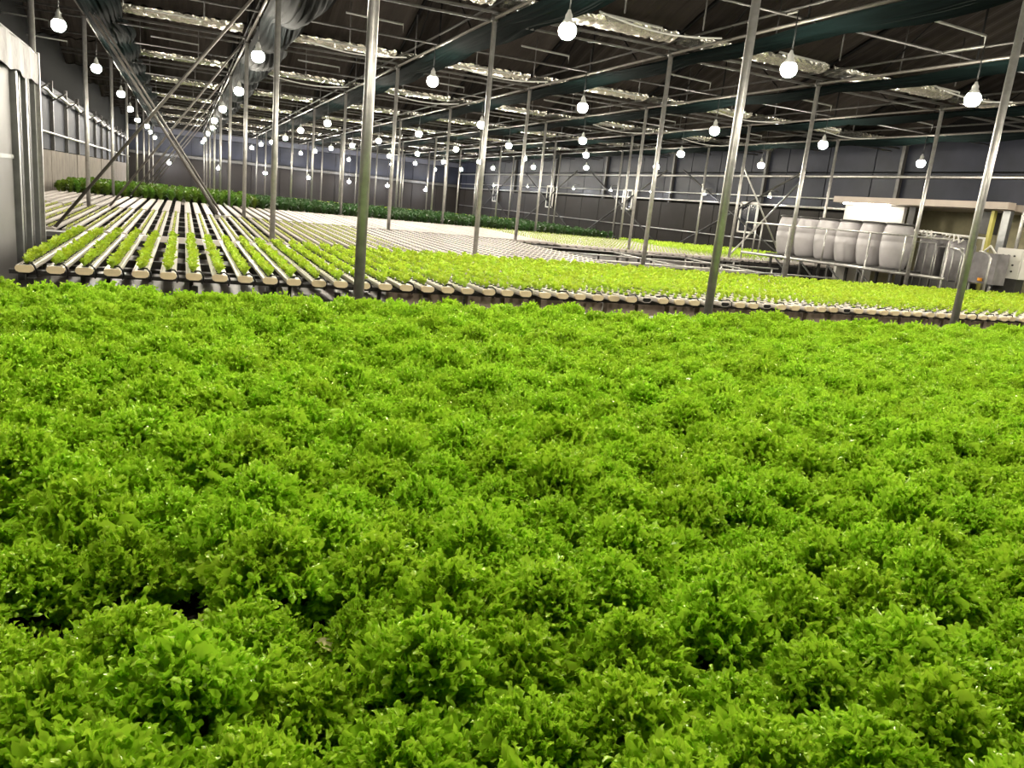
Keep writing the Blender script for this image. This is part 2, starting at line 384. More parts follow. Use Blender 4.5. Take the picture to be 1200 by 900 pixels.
for k in range(-1, 9):
    for i, x in enumerate(COLX):
        y = 9.02 + 6.2 * k; xx = x; arm = None
        if k == 0 and i in LX0: xx, y = LX0[i]; arm = (0, 9.02 - y)
        elif k >= 1: xx += R.uniform(-.12, .06)
        if i == 0 and k == 1: xx = -1.85
        if k == 0 and i == 0: continue           # would stand inside the cabin line, none in the photograph
        rn = ['nearest', 'second', 'third', 'fourth', 'fifth', 'sixth', 'seventh', 'eighth', 'farthest'][k] if k >= 0 else None
        lab = f'glowing hanging bulb in the {rn} lamp row, {ORD[i]} column from the left' if rn else f'glowing bulb above the front bed, {ORD[i]} column, out over the lettuces'
        lamp(xx, y, 3.92 + R.uniform(-.05, .05) * (k > 0), lab, 'hanging bulbs', arm=arm)
tag(MB().tube([(XL + .3, 59.2, TOP + .05), (XR - .2, 59.2, TOP + .05)], .03, 6).build('lamp_pipe', M['zinc_dull']), 'thin steel pipe carrying the lamps in front of the end wall', 'pipe')
for n, x in enumerate((-.9, 2.25, 5.35, 8.35, 11.3, 14.2, 17.2)):
    lamp(x, 59.2, 2.35, f'cold white lamp glaring in front of end wall, {ORD[n]} from the left', 'lamps along the end wall', bulbf)
small = MB().lathe([(.01, -.11), (.045, -.1), (.055, -.06), (.03, -.01)], 8).mesh('bulb', M['bulb_far'])
for n, y in enumerate((23.5, 27.5, 31.6, 35.4, 39.6, 46.0, 52.0)):
    lamp(XR - .5, y, 2.98, f'small cold lamp beside the right wall, {ORD[n]} from the front', 'lamps along the right wall', small, 3.12, (.35, 0))

# ------------------------------------------------------------------ cabin on the left
t = thing('cabin', 'white panelled cabin with cloth valance at the left edge', 'cabin', (0, 0, 0))
CX = -1.62
pan = MB().box(CX-.05, 0, .36, CX, 1.15, 2.5).mesh('side_panel', M['cabin'])
for k in range(3): ob('side_panel', pan, t, (0, 6.1 + 1.17 * k, 0))
MB().box(CX-.01, 6.05, 1.62, CX+.012, 9.6, 1.66).build('seam_strip', M['alu'], t)
for j, y in enumerate((9.66, 9.92, 10.2, 10.46, 10.76)):
    MB().box(CX-.05, y, .3, CX+(.03 if j % 2 else .05), y+.10, 2.52).build('frame_profile', M['alu' if j % 2 == 0 else 'dark'], t)
MB().box(CX-.06, 9.6, .3, CX-.03, 10.86, 2.5).build('inner_panel', M['dark'], t)
rr = random.Random(3); b = MB(); vs = []; n = 40
for i in range(n + 1):
    y = 6.05 + 4.87 * i / n
    for z, dx in ((2.84, .02), (2.80, .07), (2.66, .075), (2.48, .07)):
        vs.append((CX + dx + .012 * sin(i * 1.3), y, z + (.02 * sin(i * .9) if z < 2.5 else 0)))
b.add(vs, [(i*4+j, (i+1)*4+j, (i+1)*4+j+1, i*4+j+1) for i in range(n) for j in range(3)])
b.build('valance', M['cabin_cloth'], t)
MB().box(CX-1.6, 6.05, 2.82, CX+.02, 10.92, 2.86).build('roof_sheet', M['cabin_cloth'], t)
MB().box(CX-1.6, 10.82, .3, CX-.05, 10.9, 2.82).build('back_panel', M['cabin'], t)
MB().box(CX-1.6, 6.05, 0, CX+.12, 10.9, .36).build('plinth', M['cabin'], t)
MB().box(CX+.05, 10.86, .3, CX+.09, 10.92, 2.82).build('corner_pipe', M['zinc'], t)

# ------------------------------------------------------------------ growing beds
def bench(label, x0, x1, y0, y1, z, step=2.4, m='zinc_dull', front='beam'):
    t = thing('growing_bench', label, 'bench')
    n = max(2, int((y1 - y0) / 1.3))
    for k in range(n + 1):
        y = y0 + .12 + (y1 - y0 - .24) * k / n
        MB().box(x0, y-.03, z-(.045 if k == 0 else .08), x1, y+.03, z-.01).build('crossbeam', M['dark' if k == 0 else m], t)
    lg = MB().box(-.025, -.025, 0, .025, .025, z-.08).mesh('leg', M['dark'])
    x = x0 + .15
    while x < x1:
        for y in (y0 + .12, y1 - .12): ob('leg', lg, t, (x, y, 0))
        x += step
    for y in (y0 + .12, y1 - .12): MB().box(x0, y-.02, .30, x1, y+.02, .34).build('lower_rail', M[m], t)
    return t
# front bed: added black tray keeps the gaps between the big frilly heads dark
t = thing('growing_bench', 'front growing bed with added black sheet darkening the gaps under the big lettuces', 'bench')
MB().box(-2.0, -.2, .68, 10.6, 5.42, .745).build('dark_tray', M['film'], t)
lg = MB().box(-.03, -.03, 0, .03, .03, .68).mesh('leg', M['dark'])
for i in range(9):
    for y in (.3, 2.8, 5.2): ob('leg', lg, t, (-1.8 + 1.52 * i, y, 0))

B2Y0, B2Y1, PITCHX = 7.42, 11.5, .2155
b2 = bench('second growing bench carrying the bright young lettuce channels', -1.35, 20.2, B2Y0 + .1, B2Y1, .73, 1.3)
fb = MB().box(0, 0, .56, .36, .10, .683).mesh('support_block', M['beam'])
for i in range(43): ob('support_block', fb, b2, (1.9 + i * .42 + R.uniform(-.012, .012), B2Y0 + .16, 0))
b3 = bench('third growing bench behind the post row, with pale and empty channels', -3.3, 7.7, 11.8, 18.0, .73, 2.2)
bench('fourth growing bench with plain white channels at the left', -3.3, 8.85, 18.15, 24.3, .76, 2.2)
bench('fourth bench on the right, with yellow green seedlings', 8.95, 20.1, 17.9, 24.3, .74, 2.2)
bench('fifth growing bench under the tall dark greens', -3.3, 14.4, 24.6, 33.2, .74, 2.2)
bench('sixth growing bench far behind the dark greens', -3.3, 18.0, 34.2, 43, .74, 3)

PROF = [(-.048,.054),(.048,.054),(.060,.044),(.064,.03),(.056,.010),(.034,0),(-.034,0),(-.056,.010),(-.064,.03),(-.060,.044)]
def chan(L, caps=True): return MB().prism(PROF, 0, L, caps)
def lipped(L):     # channel with a lid lip for a bit of relief
    b = chan(L); b.box(-.066, .02, .040, -.060, L-.02, .050); b.box(.060, .02, .040, .066, L-.02, .050); return b
def cups(L, pitch, y0, r=.026, h=.008, z=.054):
    b = MB(); n = int((L - y0 - .05) / pitch) + 1
    for k in range(n):
        b.lathe([(r, 0), (r, h), (r*.6, h*.4)], 8, (0, y0 + k * pitch, z))
    return b
cm2 = lipped(B2Y1 - B2Y0).mesh('channel_body', M['channel'])
capm = MB().prism([(x*1.06, z*1.06-.002) for x, z in PROF], -.022, .012).mesh('end_cap', M['cap'])
openm = MB().prism([(x*.86, z*.8+.006) for x, z in PROF], -.004, .004).mesh('dark_end_plate', M['black'])  # black plate standing in for the shaded inside of an open channel
CP = .128
cup2 = cups(B2Y1 - B2Y0, CP, .1).mesh('net_cups_and_hole_discs', M['black'])
hose = MB().tube([(-.005, .11, .058), (.02, .05, .075), (.05, .02, .078), (.078, .02, .045), (.082, .05, .0), (.07, .1, -.04)], .008, 6).mesh('feed_hose', M['black'])
hose2 = MB().tube([(.01, .14, .058), (.04, .0, .082), (.07, -.02, .06), (.085, -.01, .02), (.08, .06, -.04)], .008, 6).mesh('feed_hose', M['black'])
seed_pts = []
openset = {28, 32, 33, 36, 42}
n2 = int((20.1 + 1.25) / PITCHX)
for i in range(n2):
    x = -1.20 + i * PITCHX + R.uniform(-.008, .008)
    lab = f'white growing channel of the second bench, {ORD[i]} from its left end' + (', open ended' if i in openset else '')
    t = thing('growing_channel', lab, 'channel', (x, B2Y0 + R.uniform(-.02, .02), .73), 0, 'lettuce channels of the second bench')
    ob('channel_body', cm2, t); tag(ob('net_cups_and_hole_discs', cup2, t), kind='stuff')
    ob('dark_end_plate' if i in openset else 'end_cap', openm if i in openset else capm, t)
    if i < 60 and (i % 2 == 1 or i < 12): ob('feed_hose', hose if R.random() < .6 else hose2, t, (0, R.uniform(-.01, .02), 0))
    for k in range(31):
        y = B2Y0 + .1 + k * CP
        if y > B2Y1 - .05: break
        if i > 26 and k < 2 and R.random() < .35: continue
        f = 1.0
        if i > 24 and k < 3: f = .55 + .12 * k
        seed_pts.append((x + R.uniform(-.01, .01), y, .775, f * R.uniform(.85, 1.2)))
# white rail behind the second bed
MB().box(-.9, 11.80, .69, 7.8, 11.87, .765).build('white_rail', M['channel'], b3)
t = thing('grey_duct', 'grey metal duct with dark side at left end of the third bench', 'duct', (-2.7, 11.42, .60))
MB().box(0, 0, 0, 1.55, .3, .16).build('duct_body', M['alu'], t); MB().box(.02, -.012, -.02, 1.53, 0, .10).build('side_strip', M['dark'], t)

def tilt_set(x0, x1, y0, y1, z0, z1, cupm, label, grp, pitch=PITCHX, wide=1.0):
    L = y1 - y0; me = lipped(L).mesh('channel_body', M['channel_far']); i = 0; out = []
    cu = cups(L, *cupm).mesh('net_cups_and_hole_discs', M['black']) if cupm else None
    x = x0
    while x < x1:
        xx = x + R.uniform(-.012, .012)
        lb = f'{label}, {ORD[i]} from its left end'
        t = thing('growing_channel', lb, 'channel', (xx, y0 + R.uniform(-.03, .03), z0), 0, grp)
        t.rotation_euler.x = math.atan2(z1 - z0, L)
        cb = ob('channel_body', me, t); cb.scale.x = wide if x > 2.5 else 1.0
        if cu: tag(ob('net_cups_and_hole_discs', cu, t), kind='stuff')
        out.append(xx); x += pitch; i += 1
    return out
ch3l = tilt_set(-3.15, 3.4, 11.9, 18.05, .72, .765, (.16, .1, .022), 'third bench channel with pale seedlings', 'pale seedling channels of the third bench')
ch3r = tilt_set(ch3l[-1] + PITCHX, 7.5, 11.9, 18.05, .72, .765, (.205, .1, .038), 'third bench channel with black holes', 'empty holed channels of the third bench', wide=1.62)  # black discs on top stand in for the shaded insides of empty holes
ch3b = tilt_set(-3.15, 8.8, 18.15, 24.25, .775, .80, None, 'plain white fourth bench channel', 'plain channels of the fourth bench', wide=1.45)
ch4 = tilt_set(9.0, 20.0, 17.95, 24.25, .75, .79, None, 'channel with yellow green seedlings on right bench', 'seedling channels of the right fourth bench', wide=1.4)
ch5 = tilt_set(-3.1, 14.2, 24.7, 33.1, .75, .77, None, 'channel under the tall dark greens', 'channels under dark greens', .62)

# ------------------------------------------------------------------ plant shapes
def rim_attr(me, vals):
    a = me.attributes.new('rim', 'FLOAT', 'POINT'); a.data.foreach_set('value', vals)
def bez(p0, p1, p2, t): return p0 * (1-t)**2 + p1 * 2*t*(1-t) + p2 * t*t
class Leaves:
    def __init__(s): s.v = []; s.f = []; s.a = []
    def frilly(s, rr, phi, az, Rr, Hh, width, nt_=44, nr=7, amp=1.0, frl=60):
        """fan shaped leaf, crimped rim; phi = where its rim lies on the dome (0 = top)"""
        tip = Vector((Rr * sin(phi), 0, Hh * cos(phi) + .012)); p0 = Vector((.008, 0, 0))
        ctrl = Vector((tip.x * (.25 + .25 * sin(phi)), 0, tip.z * .72 + .012))
        base = len(s.v); ph = [rr.uniform(0, 6.28) for _ in range(6)]; n1 = rr.choice((9, 10, 11)); n2 = rr.choice((21, 23, 26))
        tw = rr.uniform(-.25, .25); ca, sa = cos(az), sin(az)
        L = (tip - p0).length
        for j in range(nr + 1):
            rho = (j / nr) ** .62
            for i in range(nt_ + 1):
                th = (i / nt_ * 2 - 1) * 1.45
                edge = 1 + .10 * sin(n1 * th * .9 + ph[0]) + .07 * sin(n2 * th + ph[1]) * (i % 2 - .5) * 2
                rh = rho * (1 + (edge - 1) * rho ** 3)
                t = rh * (.42 + .58 * cos(th)) ; t = max(0, min(1.12, t))
                c = bez(p0, ctrl, tip, t); d = (bez(p0, ctrl, tip, min(t + .05, 1.15)) - bez(p0, ctrl, tip, t)).normalized()
                nrm = Vector((d.z, 0, -d.x))             # outward/down side
                w = width * rh * sin(th) * (.9 + .1 * cos(3 * th))
                m = rho ** 4.5; m2 = rho ** 9
                off = amp * (.0115 * m * sin(n1 * th + ph[2]) + .0075 * m2 * sin(n2 * th + ph[3]) + .004 * m2 * rr.uniform(-1, 1)) + .05 * (w / width) ** 2 * -.35
                along = amp * (.007 * m2 * sin(n2 * th + ph[4]) + .003 * m2 * rr.uniform(-1, 1)) + .006 * m * sin(n1 * th + ph[5])
                side = amp * .004 * m2 * cos(n2 * th + ph[3])
                p = c + nrm * (off + tw * w * .25) + d * along; y = w + side
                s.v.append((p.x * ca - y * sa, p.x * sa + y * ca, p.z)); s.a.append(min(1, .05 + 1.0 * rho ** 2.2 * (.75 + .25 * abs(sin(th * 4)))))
        for j in range(nr):
            for i in range(nt_):
                a = base + j * (nt_ + 1) + i
                s.f.append((a, a + 1, a + nt_ + 2, a + nt_ + 1))
        for q in range(frl):                      # small curled lobes of the crimped rim
            i = rr.randrange(1, nt_); j = nr - int(rr.random() ** 1.7 * nr * .55)
            p = Vector(s.v[base + j * (nt_ + 1) + i]); p1 = Vector(s.v[base + j * (nt_ + 1) + i - 1]); pi_ = Vector(s.v[base + (j - 1) * (nt_ + 1) + i])
            d = (p - pi_).normalized(); d = (d + Vector((rr.uniform(-.9, .9), rr.uniform(-.9, .9), rr.uniform(-.5, .9)))).normalized()
            sd = d.cross(Vector((rr.uniform(-1, 1), rr.uniform(-1, 1), rr.uniform(-1, 1)))).normalized(); nn = d.cross(sd)
            ln = rr.uniform(.005, .012); wd = rr.uniform(.0028, .0058); cu = rr.uniform(-1, 1)
            b2 = len(s.v); s.v += [tuple(p - sd * wd * .6 - d * .004), tuple(p + sd * wd * .6 - d * .004),
                tuple(p + d * ln * .5 - sd * wd + nn * .003), tuple(p + d * ln * .5 + sd * wd + nn * .003),
                tuple(p + d * ln - sd * wd * .5 + nn * cu * ln), tuple(p + d * ln * .95 + sd * wd * .6 + nn * cu * ln * .6), tuple(p + d * ln * .5 - nn * .002)]
            s.a += [.8, .8, .95, .95, 1, 1, .9]
            s.f += [(b2, b2+1, b2+6), (b2, b2+6, b2+2), (b2+1, b2+3, b2+6), (b2+2, b2+6, b2+4), (b2+6, b2+5, b2+4), (b2+6, b2+3, b2+5)]
    def plain(s, rr, az, out, hgt, wid, n=5, m=3, wav=.15):
        p0 = Vector((.003, 0, 0)); tip = Vector((out, 0, hgt)); ct = Vector((out * .25, 0, hgt * .85))
        base = len(s.v); ca, sa = cos(az), sin(az); ph = rr.uniform(0, 6)
        for j in range(n + 1):
            t = j / n; c = bez(p0, ct, tip, t); w = wid * (sin(pi * min(1, .08 + t * .88)) ** .8) * (.25 + .75 * min(1, t * 1.8))
            for i in range(m + 1):
                u = i / m * 2 - 1; y = u * w; z = c.z + abs(u) * w * .35 + wav * w * sin(t * 9 + ph + i * 2)
                s.v.append((c.x * ca - y * sa, c.x * sa + y * ca, z)); s.a.append(.15 + .85 * t)
        for j in range(n):
            for i in range(m):
                a = base + j * (m + 1) + i; s.f.append((a, a+1, a+m+2, a+m+1))
    def mesh(s, name, m):
        me = bpy.data.meshes.new(name); me.from_pydata(s.v, [], s.f); me.polygons.foreach_set('use_smooth', [True] * len(s.f))
        me.materials.append(m); rim_attr(me, s.a); me.update(); return me

HR, HH = .122, .150
TIERS = [(1.42, 7, .085), (1.05, 8, .085), (.70, 8, .075), (.30, 7, .055)]
def outer(rr, tier):
    L = Leaves(); phi, n, w = TIERS[tier]
    L.frilly(rr, phi + rr.uniform(-.1, .1), 0, HR * rr.uniform(.95, 1.12), HH * rr.uniform(.9, 1.06), w * rr.uniform(.9, 1.15), 90, 9, 1.25, 210); return L
def whole(rr, tiers, nt_=40, nr=6, frl=70):
    L = Leaves()
    for ti in tiers:
        phi, n, w = TIERS[ti]
        for k in range(n):
            L.frilly(rr, max(.08, phi + rr.uniform(-.16, .16)), (k + rr.uniform(-.3, .3)) * 2 * pi / n + ti * .5, HR * rr.uniform(.9, 1.12), HH * rr.uniform(.9, 1.08), w * rr.uniform(.85, 1.15), nt_, nr, 1.25, frl)
    return L
rr = random.Random(77)
leafA = [outer(rr, 0).mesh('leaf', M['lettuce']) for _ in range(5)]
leafB = [outer(rr, 1).mesh('leaf', M['lettuce']) for _ in range(5)]
heart = [whole(rr, (2, 3), 80, 8, 200).mesh('leaf_heart', M['lettuce']) for _ in range(4)]
headm = [whole(rr, (0, 1, 2, 3), 46, 5, 130).mesh('lettuce_head', M['lettuce']) for _ in range(6)]

def scatter(name, sources, pts, label, cat, parent=None):
    """one object: instances of a few plant meshes on listed points (x, y, z, scale)"""
    me = bpy.data.meshes.new(name); me.from_pydata([p[:3] for p in pts], [], [])
    rr = random.Random(len(pts))
    a = me.attributes.new('rotv', 'FLOAT_VECTOR', 'POINT'); a.data.foreach_set('vector', [c for _ in pts for c in (rr.uniform(-.15, .15), rr.uniform(-.15, .15), rr.uniform(0, 6.28))])
    a = me.attributes.new('scl', 'FLOAT', 'POINT'); a.data.foreach_set('value', [p[3] for p in pts])
    a = me.attributes.new('pick', 'INT', 'POINT'); a.data.foreach_set('value', [rr.randrange(len(sources)) for _ in pts])
    o = ob(name, me, parent); tag(o, label, cat, None, 'stuff')
    g = bpy.data.node_groups.new(name, 'GeometryNodeTree')
    g.interface.new_socket('Geometry', in_out='INPUT', socket_type='NodeSocketGeometry'); g.interface.new_socket('Geometry', in_out='OUTPUT', socket_type='NodeSocketGeometry')
    N, L = g.nodes, g.links; gi = N.new('NodeGroupInput'); go = N.new('NodeGroupOutput'); jn = N.new('GeometryNodeJoinGeometry')
    def attr(nm, ty):
        x = N.new('GeometryNodeInputNamedAttribute'); x.data_type = ty; x.inputs['Name'].default_value = nm
        return [q for q in x.outputs if q.enabled and q.name == 'Attribute'][0]
    ro, sc_, pk = attr('rotv', 'FLOAT_VECTOR'), attr('scl', 'FLOAT'), attr('pick', 'INT')
    for i, s in enumerate(sources):
        cmp_ = N.new('FunctionNodeCompare'); cmp_.data_type = 'INT'; cmp_.operation = 'EQUAL'
        ins = [q for q in cmp_.inputs if q.enabled]
        L.new(pk, ins[0]); ins[1].default_value = i
        oi = N.new('GeometryNodeObjectInfo'); oi.transform_space = 'ORIGINAL'; oi.inputs['Object'].default_value = s; oi.inputs['As Instance'].default_value = True
        ip = N.new('GeometryNodeInstanceOnPoints')
        L.new(gi.outputs[0], ip.inputs['Points']); L.new(cmp_.outputs[0], ip.inputs['Selection']); L.new(oi.outputs['Geometry'], ip.inputs['Instance'])
        L.new(ro, ip.inputs['Rotation']); L.new(sc_, ip.inputs['Scale']); L.new(ip.outputs[0], jn.inputs[0])
    L.new(jn.outputs[0], go.inputs[0])
    md = o.modifiers.new('plants', 'NODES'); md.node_group = g
    return o
def px(x, y, z):
    d = Vector((x, y, z - EYE)); c = d.dot(fw)
    if c < .2: return None
    return 600 + FPX * d.dot(rt) / c, 450 - FPX * d.dot(up) / c, c

# ------------------------------------------------------------------ the big frilly lettuces of the front bed
gaps = [(.03, 1.47), (.24, 1.34), (.07, 2.02), (-.17, 1.54), (2.3, 2.32), (.52, 2.72)]
HP = []
ix = 0
for iy in range(27):
    for ix in range(62):
        x = -2.0 + .2 * ix + (.1 if iy % 2 else 0) + R.uniform(-.03, .03); y = .36 + .19 * iy + R.uniform(-.03, .03)
        q = px(x, y, .88)
        if not q or not (-150 < q[0] < 1350) or q[1] > 1080: continue
        if y > 5.35: continue
        HP.append((q[2], x, y, q[0], q[1], iy, ix))
HP.sort()
single = []
rest = []
FR = {}
for h in HP[:300]: FR.setdefault(h[5], []).append(h[6])
for a in FR: FR[a].sort()
FK = sorted(FR)
def spot(iy, ix): return f'{ORD[FR[iy].index(ix)]} from left in the {"nearest" if FK.index(iy) == 0 else ORD[FK.index(iy)]} row'
def zone(qx, qy):
    h = 'left side' if qx < 300 else 'left of centre' if qx < 600 else 'right of centre' if qx < 900 else 'right side'
    v = 'bottom' if qy > 750 else 'lower part' if qy > 600 else 'middle'
    return v, h
for n, (c, x, y, qx, qy, iy, ix) in enumerate(HP):
    s = R.uniform(.88, 1.2); z = .745 + R.uniform(-.03, .02)
    near = min((x - a) ** 2 + (y - b) ** 2 for a, b in gaps)
    if near < .0025: continue
    if near < .010: s = .66
    rot = R.uniform(0, 6.28)
    if n < 300:
        v, h = zone(qx, qy)
        lab = f'frilly green lettuce head of the front bed, {spot(iy, ix)}'
        if s < .7: lab = f'small frilly lettuce by a dark gap, {spot(iy, ix)}'
        g = 'frilly lettuces of the front bed, ' + v + ' ' + h
        if n < 95:
            t = thing('lettuce_head', lab, 'lettuce', (x, y, z), rot, g); t.scale = (s, s, s * R.uniform(.9, 1.1))
            t.rotation_euler.x = R.uniform(-.12, .12); t.rotation_euler.y = R.uniform(-.12, .12)
            for ti, pool in ((0, leafA), (1, leafB)):
                k_ = TIERS[ti][1]
                for k in range(k_):
                    o = ob('leaf', R.choice(pool), t); o.rotation_euler.z = (k + R.uniform(-.3, .3)) * 2 * pi / k_; o.rotation_euler.y = R.uniform(-.12, .12); sc1 = R.uniform(.88, 1.12); o.scale = (sc1,) * 3
            tag(ob('leaf_heart', R.choice(heart), t), kind='stuff')
        else:
            o = ob('lettuce_head', R.choice(headm), None, (x, y, z)); o.rotation_euler = (R.uniform(-.14, .14), R.uniform(-.14, .14), rot); o.scale = (s, s, s * R.uniform(.9, 1.1)); tag(o, lab, 'lettuce', g)
            if len(single) < 6 and o.data not in [q.data for q in single]: single.append(o)
    else: rest.append((x, y, z, s))
scatter('lettuce_rows', single, rest, 'dense far rows of frilly lettuces at the back of front bed', 'lettuce')
# wilted bits in the gaps
for n, (x, y, z) in enumerate(((.02, 1.42, .80), (.27, 1.30, .79), (-.1, 1.9, .86), (-.02, 2.28, .90))):
    L = Leaves(); L.plain(random.Random(n), R.uniform(0, 6), .05, .02, .016)
    tag(ob('wilted_leaf', L.mesh('wilted_leaf', M['wilt']), None, (x, y, z)), ['pale wilted leaf lying in the dark gap at lower left', 'pale wilted leaf in the gap right of it', 'small pale torn leaf on the green heads at left', 'pale yellow leaf caught on the heads at middle left'][n], 'leaf')

# ------------------------------------------------------------------ young lettuces in the second bed
def seedling(rr, n=8, r=.05, h=.085, w=.024):
    L = Leaves()
    for k in range(n):
        q = k / n; L.plain(rr, k * 2.4 + rr.uniform(-.3, .3), r * (1.05 - .6 * q) * rr.uniform(.8, 1.2), h * (.6 + .5 * q) * rr.uniform(.85, 1.15), w * rr.uniform(.8, 1.2), 5, 4, .45)
    return L
sm = [seedling(rr).mesh('young_lettuce', M['seedling']) for _ in range(5)]
seed_pts = [(px(*p[:3])[2] if px(*p[:3]) else 99, p) for p in seed_pts]
seed_pts = sorted((c, p) for c, p in seed_pts if c < 99)
src = []; rest = []; cnt = 0
for c, p in seed_pts:
    q = px(*p[:3])
    if not (-60 < q[0] < 1290): continue
    s = p[3] * 1.12
    if cnt < 300:
        cnt += 1
        i = round((p[0] + 1.2) / PITCHX)
        kk = round((p[1] - B2Y0 - .1) / CP)
        lab = f'young lettuce, {ORD[kk]} plant in the {ORD[i]} channel from left, second bench'
        o = ob('young_lettuce', R.choice(sm), None, p[:3]); o.rotation_euler = (R.uniform(-.2, .2), R.uniform(-.2, .2), R.uniform(0, 6)); o.scale = (s, s, s)
        tag(o, lab, 'lettuce', f'young lettuces of channel {ORD[i]}' if i < 20 else 'young lettuces in middle channels')
        if len(src) < 5 and o.data not in [z.data for z in src]: src.append(o)
    else: rest.append((*p[:3], s))
scatter('young_lettuce_rows', src, rest, 'bright young lettuces filling the back and right of the second bench', 'lettuce')

# small seedlings farther back: one low mesh per bed
def tiny_rows(name, xs_, y0, y1, pitch, zf, h, m, label, prob=1.0, n=5, w=.5):
    L = Leaves(); rr = random.Random(name)
    for x in xs_:
        y = y0 + .1
        while y < y1 - .05:
            if rr.random() < prob:
                b0 = len(L.v)
                for k in range(n): L.plain(rr, k * 2.4 + rr.uniform(0, 1), h * rr.uniform(.4, .8), h * rr.uniform(.5, 1), h * w * .45, 2, 2, .3)
                for q in range(b0, len(L.v)): v = L.v[q]; L.v[q] = (v[0] + x, v[1] + y, v[2] + zf(y))
            y += pitch
    return tag(ob(name, L.mesh(name, m)), label, 'seedling', None, 'stuff')
z3 = lambda y: .775 + .045 * (y - 11.8) / 6.2
tiny_rows('pale_seedlings', ch3l, 11.85, 18, .16, z3, .045, M['pale_seedling'], 'tiny pale seedlings in left channels of third bench', .9)
tiny_rows('sparse_seedlings', ch3r, 11.85, 18, .20, z3, .022, M['pale_seedling'], 'barely sprouted seedlings in the holed channels of third bench', .45, 3)
tiny_rows('yellow_seedlings', [x for x in ch4 if x < 16], 18, 24.2, .17, lambda y: .80 + .04 * (y - 18) / 6.2, .055, M['pale_seedling'], 'yellow green seedlings covering right fourth bench', .95)
tiny_rows('green_seedlings', [x for x in ch4 if x >= 14], 19.3, 24.2, .2, lambda y: .80 + .04 * (y - 18) / 6.2, .13, M['seedling'], 'taller green young plants at the right end of fourth bench', .9, 6, .45)
# tall greens
def bush(rr, m, h):
    L = Leaves()
    for k in range(16):
        q = k / 16; L.plain(rr, k * 2.4, .15 * (1.1 - .7 * q) * rr.uniform(.7, 1.2), h * (.55 + .5 * q) * rr.uniform(.8, 1.15), .05 * rr.uniform(.8, 1.3), 4, 2, .4)
    return L.mesh('leafy_plant', m)
hb = [bush(rr, M['herb'], .30) for _ in range(3)]; dh = [bush(rr, M['dark_herb'], .25) for _ in range(3)]
for nm, ms, x0, x1, lab, cat in (('herb', hb, -3.1, 2.1, 'glossy leafy plant in front row before left wall', 'plant'), ('dark_herb', dh, 2.2, 14.2, 'dark green plant in fifth bench front row', 'plant')):
    srcs = []; rest = []
    for iy in range(32):
        y = 24.75 + .26 * iy; x = x0
        while x < x1:
            p = (x + R.uniform(-.05, .05), y + R.uniform(-.05, .05), .80); s = R.uniform(.85, 1.2)
            if iy == 0 and nm == 'herb' or (iy == 0 and nm == 'dark_herb'):
                o = ob('leafy_plant', R.choice(ms), None, p); o.rotation_euler.z = R.uniform(0, 6); o.scale = (s, s, s); tag(o, f'{lab}, {ORD[round((x - x0) / .23)]} from left', cat, 'front row of tall ' + nm.replace('_', ' '))
                if len(srcs) < 3 and o.data not in [z.data for z in srcs]: srcs.append(o)
            else: rest.append((*p, s))
            x += .23
    scatter('leafy_plants', srcs, rest, ('tall glossy green plants massed before the left wall' if nm == 'herb' else 'long band of dark green plants on the fifth bench'), 'plants')
rest = [(-3.1 + .4 * i, 34.4 + .4 * j, .76, 1.0) for i in range(52) for j in range(20)]
sb = ob('leafy_plant', bush(rr, M['seedling'], .16), None, (3.2, 34.4, .72)); tag(sb, 'light green plant at the near edge of the sixth bench', 'plant')
scatter('far_plants', [sb], rest, 'thin strip of light green plants on the far sixth bench', 'plants')

# ------------------------------------------------------------------ empty racks behind the second bed, right
t = thing('empty_rack', 'long empty steel rack without channels right of the third bench', 'rack')
for y, z in ((17.45, .75), (15.9, .73), (14.0, .72), (12.3, .70)):
    MB().tube([(7.9, y, z), (14.2, y, z)], .022, 6).build('rack_rail', M['zinc'], t)
    MB().tube([(8.4, y, z-.25), (14.2, y, z-.25)], .02, 6).build('lower_rail', M['zinc'], t)
    for x in (8.4, 10.4, 12.4, 14.0): MB().tube([(x, y, 0), (x, y, z)], .022, 6).build('rack_leg', M['zinc'], t)
for x in (8.0, 10.2, 12.4): MB().tube([(x, 12.3, .68), (x, 17.45, .73)], .02, 6).build('side_rail', M['zinc'], t)
for n, (y, z) in enumerate(((16.7, .52), (15.0, .48), (13.2, .46))):
    tag(MB().box(8.6, y-.16, z, 14.2, y+.16, z+.05).build('white_tray', M['channel']), f'long white tray lying on the empty rack, {ORD[2-n]} from the front', 'tray', 'white trays on the empty rack')

# ------------------------------------------------------------------ drums on a raised stand and the walkway rail
DX = 15.9
t = thing('drum_stand', 'dark steel stand under the row of grey drums', 'stand', (DX, 0, 0))
MB().box(-.38, 13.4, .98, .38, 18.0, 1.06).build('deck', M['dark'], t)
for y in (13.6, 14.6, 15.6, 16.6, 17.8):
    for x in (-.33, .33): MB().box(x-.03, y-.03, 0, x+.03, y+.03, .98).build('leg', M['zinc_dull'], t)
    if y < 17: MB().tube([(-.36, y, .25), (-.36, y+1, .95)], .025, 6).build('brace', M['zinc_dull'], t)
MB().box(-.36, 13.6, .42, -.32, 17.8, .46).build('lower_rail', M['zinc'], t)
prof = [(.20,0),(.25,.02),(.275,.09),(.31,.24),(.335,.42),(.338,.58),(.325,.60),(.336,.62),(.32,.78),(.285,.92),(.265,.98)]
dr = MB().lathe([(r*1.07, z*1.07) for r, z in prof], 28).mesh('body', M['barrel'])
ld = MB().lathe([(.32, 0), (.326, .03), (.30, .045), (.1, .05)], 24, (0, 0, 1.04)).mesh('lid', M['dark'])
